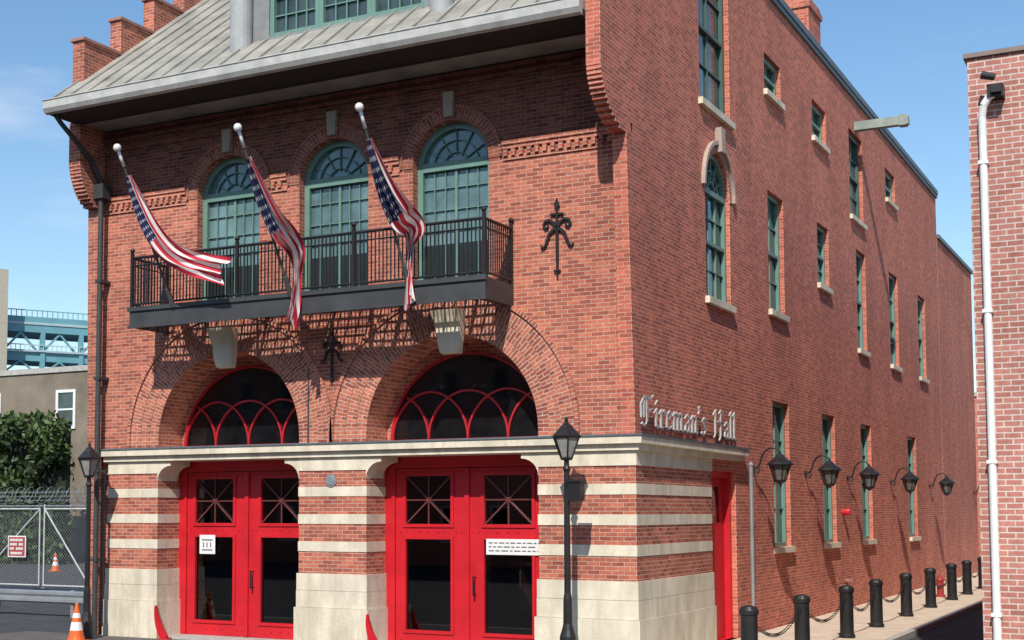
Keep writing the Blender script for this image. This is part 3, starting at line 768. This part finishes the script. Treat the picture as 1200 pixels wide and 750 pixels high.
# ------------------------------------------------------------------ annex etc
AN=thing('rear_annex','lower plain red brick annex behind the firehouse','building',(-3,36,0))
m=MB(); m.box(-10,0.0,32.06,41,0,12.6); m.obj('annex_wall',BRS,AN)
m=MB(); m.box(-10,.08,32.06,41.06,12.602,12.75); m.obj('roof_edge',CAP,AN)
e=thing('alley_end_building','brick building closing the end of the alley','building',(4,64,0))
m=MB(); m.box(-6,14,62,75,-.12,9.0); m.obj('wall',BRS,e)
m=MB(); m.box(-6.1,14.1,61.9,75.1,9.0,9.25); m.obj('coping',STONEG,e)
for x in (-1,1.5,4,6.5): 
    for z in (1,5): m=MB(front); m.box(x,x+1,z,z+1.9,61.93,61.99); m.obj('window',GLS,e)
NB=thing('neighbour_building','pink red brick corner building with pale mortar and downpipe','building',(9,5,0))
m=MB(); m.box(5.27,20,0,30,-.12,9.24); m.obj('wall',BRR,NB)
m=MB(); m.box(5.22,20,-.05,30,9.242,9.31); m.obj('coping',mat('coping_brown',(.24,.18,.16),.8),NB)
m=MB(); m.tube([(5.66,-.16,8.62),(5.58,-.17,8.58),(5.50,-.16,8.46),(5.47,-.13,8.3),(5.47,-.1,8.0),(5.47,-.1,.0)],.055,12)
for z in (7.6,5.4,3.2,1.0): m.box(5.40,5.54,-.16,0,z,z+.05)
m.obj('downpipe',WHITE,NB)
m=MB(); m.box(5.56,5.78,-.25,-.0,8.56,8.74); m.box(5.62,5.76,-.32,-.251,8.6,8.72); m.cyl((5.5,-.3,8.88),(5.68,-.3,8.82),.06,.05,12); m.obj('security_camera',BLACK,NB)
HY=-37.  # unseen houses added behind the camera to block sky fill and darken reflections
for k,(x0,x1,h,mt) in enumerate(((-46,-31,13.,BR),(-30.9,-17,14.5,BRS),(-16.9,-3,12.6,BRR),(-2.9,12,15.,BR),(12.1,27,13.5,BRS))):
    e=thing('sky_block_house','unseen brick house added across the street to block sky light','house',((x0+x1)/2,HY-6,-.12),'added houses blocking sky light')
    wn=[]
    x=x0+1.2
    while x<x1-2:
        for z in (1.0,4.4,7.8,10.6):
            if z+1.9<h-.4: wn.append((x,x+1.1,z,z+1.8))
        x+=2.7
    m=MB(front); m.plate(rect(x0,x1,-.12,h),[rect(*w) for w in wn],HY-.3,HY); m.obj('wall',mt,e)
    m=MB(); m.box(x0+.01,x1-.01,HY-9,HY-.31,-.12,h-.1); m.obj('sky_block_body',DARK,e)
    m=MB(front)
    for w in wn: m.plate(rect(*w),[rect(w[0]+.1,w[1]-.1,w[2]+.1,w[3]-.1)],HY-.15,HY-.05)
    m.obj('window_frame',WHITE,e)
    m=MB(); m.box(x0-.02,x1+.02,HY-.35,HY+.2,h+.002,h+.3); m.obj('cornice',STONEG,e)

# ------------------------------------------------------------------ left background
FE=thing('chain_link_fence','grey chain link fence topped with razor wire','fence',(-26,12,-.12))
for x in (-34,-31,-28,-22.6,-19.6):
    m=MB(); m.cyl((x,12,-.12),(x,12,2.75),.045,.045,8); m.cyl((x,12,2.75),(x-.0,11.7,3.15),.02,.02,6); m.obj('post',GALV,FE)
PG=mat('gate_pale',(.50,.52,.52),.5)
m=MB()
for a,b in (((-27.8,.1),(-27.8,2.65)),((-24.9,.1),(-24.9,2.65)),((-27.8,.12),(-24.9,.12)),((-27.8,2.6),(-24.9,2.6)),((-27.8,.12),(-24.9,2.6)),((-24.7,.1),(-24.7,2.75)),((-24.7,2.6),(-22.7,2.6)),((-24.7,2.6),(-22.7,.12)),((-24.7,.12),(-22.7,.12))):
    m.cyl((a[0],11.93,a[1]),(b[0],11.93,b[1]),.026,.026,8)
m.obj('gate_frame',PG,FE)
for z in (2.7,.02):
    m=MB(); m.cyl((-34,12.05,z),(-19.6,12.05,z),.025,None,8); m.obj('rail',GALV,FE)
m=MB(front); x=-36.7
lo,hi=-34,-19.6
while x<-19.6:
    for sg in (0,1):
        x0,x1=x,x+2.65; z0,z1=(2.7,.05) if sg else (.05,2.7)
        at=lambda xx:(xx,z0+(z1-z0)*(xx-x0)/(x1-x0))
        a=max(x0,lo);b=min(x1,hi)
        if b-a>.02: m.bar(at(a),at(b),.006,12.0,12.006)
    x+=.12
m.obj('wire_mesh',GALV,FE)
m=MB()
for k in range(3):
    y=12-.1*(k+1);z=2.75+.13*(k+1); m.cyl((-34,y,z),(-19.6,y,z),.009,None,5)
    x=-34
    while x<-19.6: m.cyl((x,y-.03,z-.04),(x+.03,y+.03,z+.04),.006,None,4); m.cyl((x+.03,y-.03,z-.04),(x,y+.03,z+.04),.006,None,4); x+=.18
pts=[]
for i in range(800):
    t=i/800; x=-34+14.4*t; a=t*2*math.pi*32; pts.append((x+.12*math.sin(a),11.85+.27*math.cos(a),3.05+.27*math.sin(a)))
m.tube(pts,.012,4)
m.obj('razor_wire',GALV,FE)
e=thing('fence_sign','small red and white sign wired on the chain link fence','sign',(-25.85,11.88,1.3))
sx=.25
m=MB(front); m.box(-26.50+sx,-25.70+sx,1.02,1.72,11.87,11.89); m.obj('sign_panel',WHITE,e)
m=MB(front); m.box(-26.46+sx,-25.74+sx,1.06,1.68,11.862,11.868); m.obj('sign_field',mat('sign_red',(.38,.06,.06),.6),e)
for z,rowx in ((1.58,[(-26.40,-25.80)]),(1.44,[(-26.4,-26.1),(-26.0,-25.82)]),(1.30,[(-26.40,-26.2),(-26.12,-25.80)]),(1.15,[(-26.36,-25.84)])):
    for a,b in rowx:
        m=MB(front); x=a+sx
        while x<b+sx-.03: m.box(x,x+.045,z-.04,z+.04,11.855,11.860); x+=.065
        m.obj('sign_text',WHITE,e)
e=thing('guard_rail','galvanised steel crash barrier beside the car park','barrier',(-20,5,-.12))
m=MB()
prof=[(0,.42),(-.05,.46),(-.05,.52),(.0,.56),(.0,.60),(-.05,.64),(-.05,.70),(0,.74),(.012,.74),(-.03,.70),(-.03,.64),(.02,.60),(.02,.56),(-.03,.52),(-.03,.46),(.012,.42)]
prism(m,-30,-15.9,[(4.3+y,z-.2) for y,z in prof])
m.obj('rail_beam',GALV,e)
for x in (-29,-26.5,-24,-21.5,-19,-16.4):
    m=MB(); m.box(x,x+.1,4.33,4.45,-.12,.56); m.obj('rail_post',GALV,e)
def cone(loc,s,label):
    e=thing('traffic_cone',label,'cone',loc,'orange traffic cones')
    m=MB(); m.lathe(loc,[(.17*s,.03*s),(.15*s,.10*s),(.03*s,.72*s),(.02*s,.74*s)],16); m.obj('cone_body',ORANGE,e)
    m=MB(); m.lathe(loc,[(.128*s,.22*s),(.098*s,.38*s)],16); m.lathe(loc,[(.083*s,.46*s),(.065*s,.55*s)],16); m.obj('white_band',WHITE,e)
    m=MB(); m.box(loc[0]-.2*s,loc[0]+.2*s,loc[1]-.2*s,loc[1]+.2*s,loc[2],loc[2]+.03*s); m.obj('cone_base',ORANGE,e)
cone((-10.92,-1.35,0),1.0,'orange and white traffic cone beside the street lamp')
cone((-36.2,24.5,-.12),1.1,'orange traffic cone out on the car park asphalt')
e=thing('warehouse','flat roofed tan rendered warehouse behind ivy','building',(-60,45,0))
m=MB(); m.box(-85,-36,36,60,-.12,10.3); m.obj('wall',mat('tan_render',(.22,.185,.14),.9,var=.25,scale=.6),e)
m=MB(); m.box(-85.1,-35.9,35.9,60.1,10.302,10.6); m.obj('coping',STONEG,e)
for x0 in (-47.3,-53,-59):
    m=MB(front); m.plate(rect(x0,x0+1.45,7.1,9.3),[rect(x0+.16,x0+1.29,7.26,9.14)],35.9,35.97)
    m.box(x0+.16,x0+1.29,8.15,8.25,35.92,35.96); w=sub(m.obj('window',WHITE,e))
    m=MB(front); m.box(x0+.1,x0+1.35,7.2,9.2,35.975,35.99); m.obj('pane',GLS,w)
leafm=bpy.data.materials.new('ivy_leaf'); nt,N,L,b=nodes_of(leafm)
at=N.new('ShaderNodeAttribute'); at.attribute_name='shade'
cr=N.new('ShaderNodeValToRGB'); cr.color_ramp.elements[0].color=(.008,.02,.005,1); cr.color_ramp.elements[1].color=(.065,.115,.022,1)
L.new(at.outputs['Fac'],cr.inputs[0]); L.new(cr.outputs[0],b.inputs['Base Color']); b.inputs['Roughness'].default_value=.6
vs=[];fs=[];sh=[]
def leafcloud(n,x0,x1,y0,y1,z0,ztop):
    for i in range(n):
        x=random.uniform(x0,x1); y=random.uniform(y0,y1)
        z=random.uniform(z0,ztop(x))
        c=Vector((x,y,z)); nz=noise.noise(c*.45)
        if nz<-.28: continue
        y-=.7*nz
        c=Vector((x,y,z)); s=random.uniform(.11,.22)
        a=Vector((random.gauss(0,1),random.gauss(0,1),random.gauss(0,.7))).normalized(); bb=a.orthogonal().normalized()
        bb=Matrix.Rotation(random.uniform(0,6),3,a)@bb; cc=a.cross(bb)
        o=len(vs); vs.extend([tuple(c-bb*s),tuple(c+cc*s*.6),tuple(c+bb*s),tuple(c-cc*s*.6)]); fs.append((o,o+1,o+2,o+3))
        sh.append(max(0,min(1,.45+.9*nz+random.uniform(-.25,.25))))
zt=lambda x:7.5+.35*noise.noise(Vector((x*.8,0,0)))+.25*noise.noise(Vector((x*2.3,5,0)))-(max(0,x+42.0)*.9)
leafcloud(22000,-60,-41.3,29.6,31.2,-.1,zt)
me=bpy.data.meshes.new('ivy_hedge'); me.from_pydata(vs,[],fs); me.materials.append(leafm)
atr=me.attributes.new('shade','FLOAT','FACE')
for i,s in enumerate(sh): atr.data[i].value=s
o=bpy.data.objects.new('ivy_leaves',me); COL.objects.link(o)
e=thing('ivy_hedge','tall dense ivy covered wall behind the fence','hedge',(-50,30.6,-.12)); o.parent=e; o.matrix_parent_inverse=Matrix.Translation((50,-30.6,.12))
m=MB(); m.box(-60,-41.7,30.9,31.2,-.12,6.9); m.obj('wall_core',mat('ivy_core',(.012,.02,.008),.9),e)
BL=mat('bridge_blue',(.14,.34,.40),.6,var=.15,scale=.3)
BL2=mat('bridge_pale',(.40,.50,.53),.6,var=.1,scale=.3)
BG=thing('steel_bridge','pale blue green steel truss bridge approach','bridge',(-165,157,0))
A=Vector((-169,150,0)); dv=Vector((.505,.863,0)); nv=Vector((-.863,.505,0))
bm_=lambda p: tuple(A+dv*p[0]+nv*p[2]+Vector((0,0,p[1])))
m=MB(bm_)
m.box(-150,200,33.6,36.3,0,10); m.box(-150,200,28.6,30.2,0.3,9); m.box(-150,200,25.6,26.3,.3,9)
s=-150
while s<200:
    m.box(s,s+.8,26.2,33.6,.0,.8); m.bar((s+.4,30.2),(s+3.4,33.5),.35,.2,.5); m.bar((s+6.4,30.2),(s+3.4,33.5),.35,.21,.51)
    m.bar((s+.4,26.3),(s+3.4,28.6),.3,.2,.5); m.bar((s+6.4,26.3),(s+3.4,28.6),.3,.21,.51); s+=6.8
s=-150
while s<200: m.box(s,s+.12,36.3,37.5,.1,.22); s+=.9
m.box(-150,200,37.35,37.5,.08,.25)
m.obj('truss',BL,BG)
m=MB(bm_); m.box(-150,200,34.9,35.3,-.15,-.01); m.box(-150,200,30.2,30.5,-.2,.1); m.box(-150,200,31.3,31.45,-.2,-.05)
s=-150
while s<200: m.box(s,s+.1,30.5,31.3,-.18,-.08); s+=.8
m.obj('walkway_rail',BL2,BG)
m=MB(bm_); m.box(-18,-.35,0,43.5,-4,12); m.obj('masonry_tower',mat('tower_stone',(.42,.38,.31),.9),BG)
for s in (-120,-60,60,120): m=MB(bm_); m.box(s,s+5,-.12,25.6,1,8); m.obj('bridge_pier',STONEG,BG)

# ------------------------------------------------------------------ world
W=bpy.data.worlds.new('World'); scene.world=W; W.use_nodes=True
N=W.node_tree.nodes; L=W.node_tree.links; bg=N['Background']
sky=N.new('ShaderNodeTexSky'); sky.sky_type='NISHITA'; sky.sun_disc=False
EL,AZ=43,15
sky.sun_elevation=math.radians(EL); sky.sun_rotation=math.radians(180-AZ); sky.air_density=1.15; sky.dust_density=.3; sky.ozone_density=2.2
hs=N.new('ShaderNodeHueSaturation'); hs.inputs['Saturation'].default_value=1.15; L.new(sky.outputs[0],hs.inputs['Color'])
tc=N.new('ShaderNodeTexCoord'); mp=N.new('ShaderNodeMapping'); mp.inputs['Scale'].default_value=(1.2,1.2,4.5); L.new(tc.outputs['Generated'],mp.inputs[0])
nz=N.new('ShaderNodeTexNoise'); nz.inputs['Scale'].default_value=2.3; nz.inputs['Detail'].default_value=9; nz.inputs['Roughness'].default_value=.58; L.new(mp.outputs[0],nz.inputs['Vector'])
cr=N.new('ShaderNodeMapRange'); cr.inputs['From Min'].default_value=.54; cr.inputs['From Max'].default_value=.80; cr.inputs['To Min'].default_value=0; cr.inputs['To Max'].default_value=.6
L.new(nz.outputs['Fac'],cr.inputs['Value'])
mx=N.new('ShaderNodeMix'); mx.data_type='RGBA'; L.new(cr.outputs[0],mx.inputs[0]); L.new(hs.outputs[0],mx.inputs[6]); mx.inputs[7].default_value=(6.5,6.7,7.0,1)
L.new(mx.outputs[2],bg.inputs['Color']); bg.inputs['Strength'].default_value=.15
sd=bpy.data.lights.new('sun','SUN'); sd.energy=5.0; sd.angle=math.radians(.53); sd.color=(1,.94,.85)
so=bpy.data.objects.new('sun',sd); COL.objects.link(so)
dirv=Vector((math.sin(math.radians(AZ))*math.cos(math.radians(EL)),-math.cos(math.radians(AZ))*math.cos(math.radians(EL)),math.sin(math.radians(EL))))
so.rotation_euler=dirv.to_track_quat('Z','Y').to_euler(); so.location=(20,-40,40)
cd=bpy.data.cameras.new('camera'); cam=bpy.data.objects.new('camera',cd); COL.objects.link(cam)
cam.location=(8.02,-21.77,2.5); cam.rotation_euler=(math.radians(94.04),0,math.radians(29.47))
cd.sensor_width=36; cd.lens=1628/1200*36; cd.shift_x=(600-480)/1200; cd.shift_y=(485-375)/1200; cd.clip_end=5000; cd.clip_start=.1
scene.camera=cam
scene.view_settings.view_transform='Standard'; scene.view_settings.look='None'; scene.view_settings.exposure=0
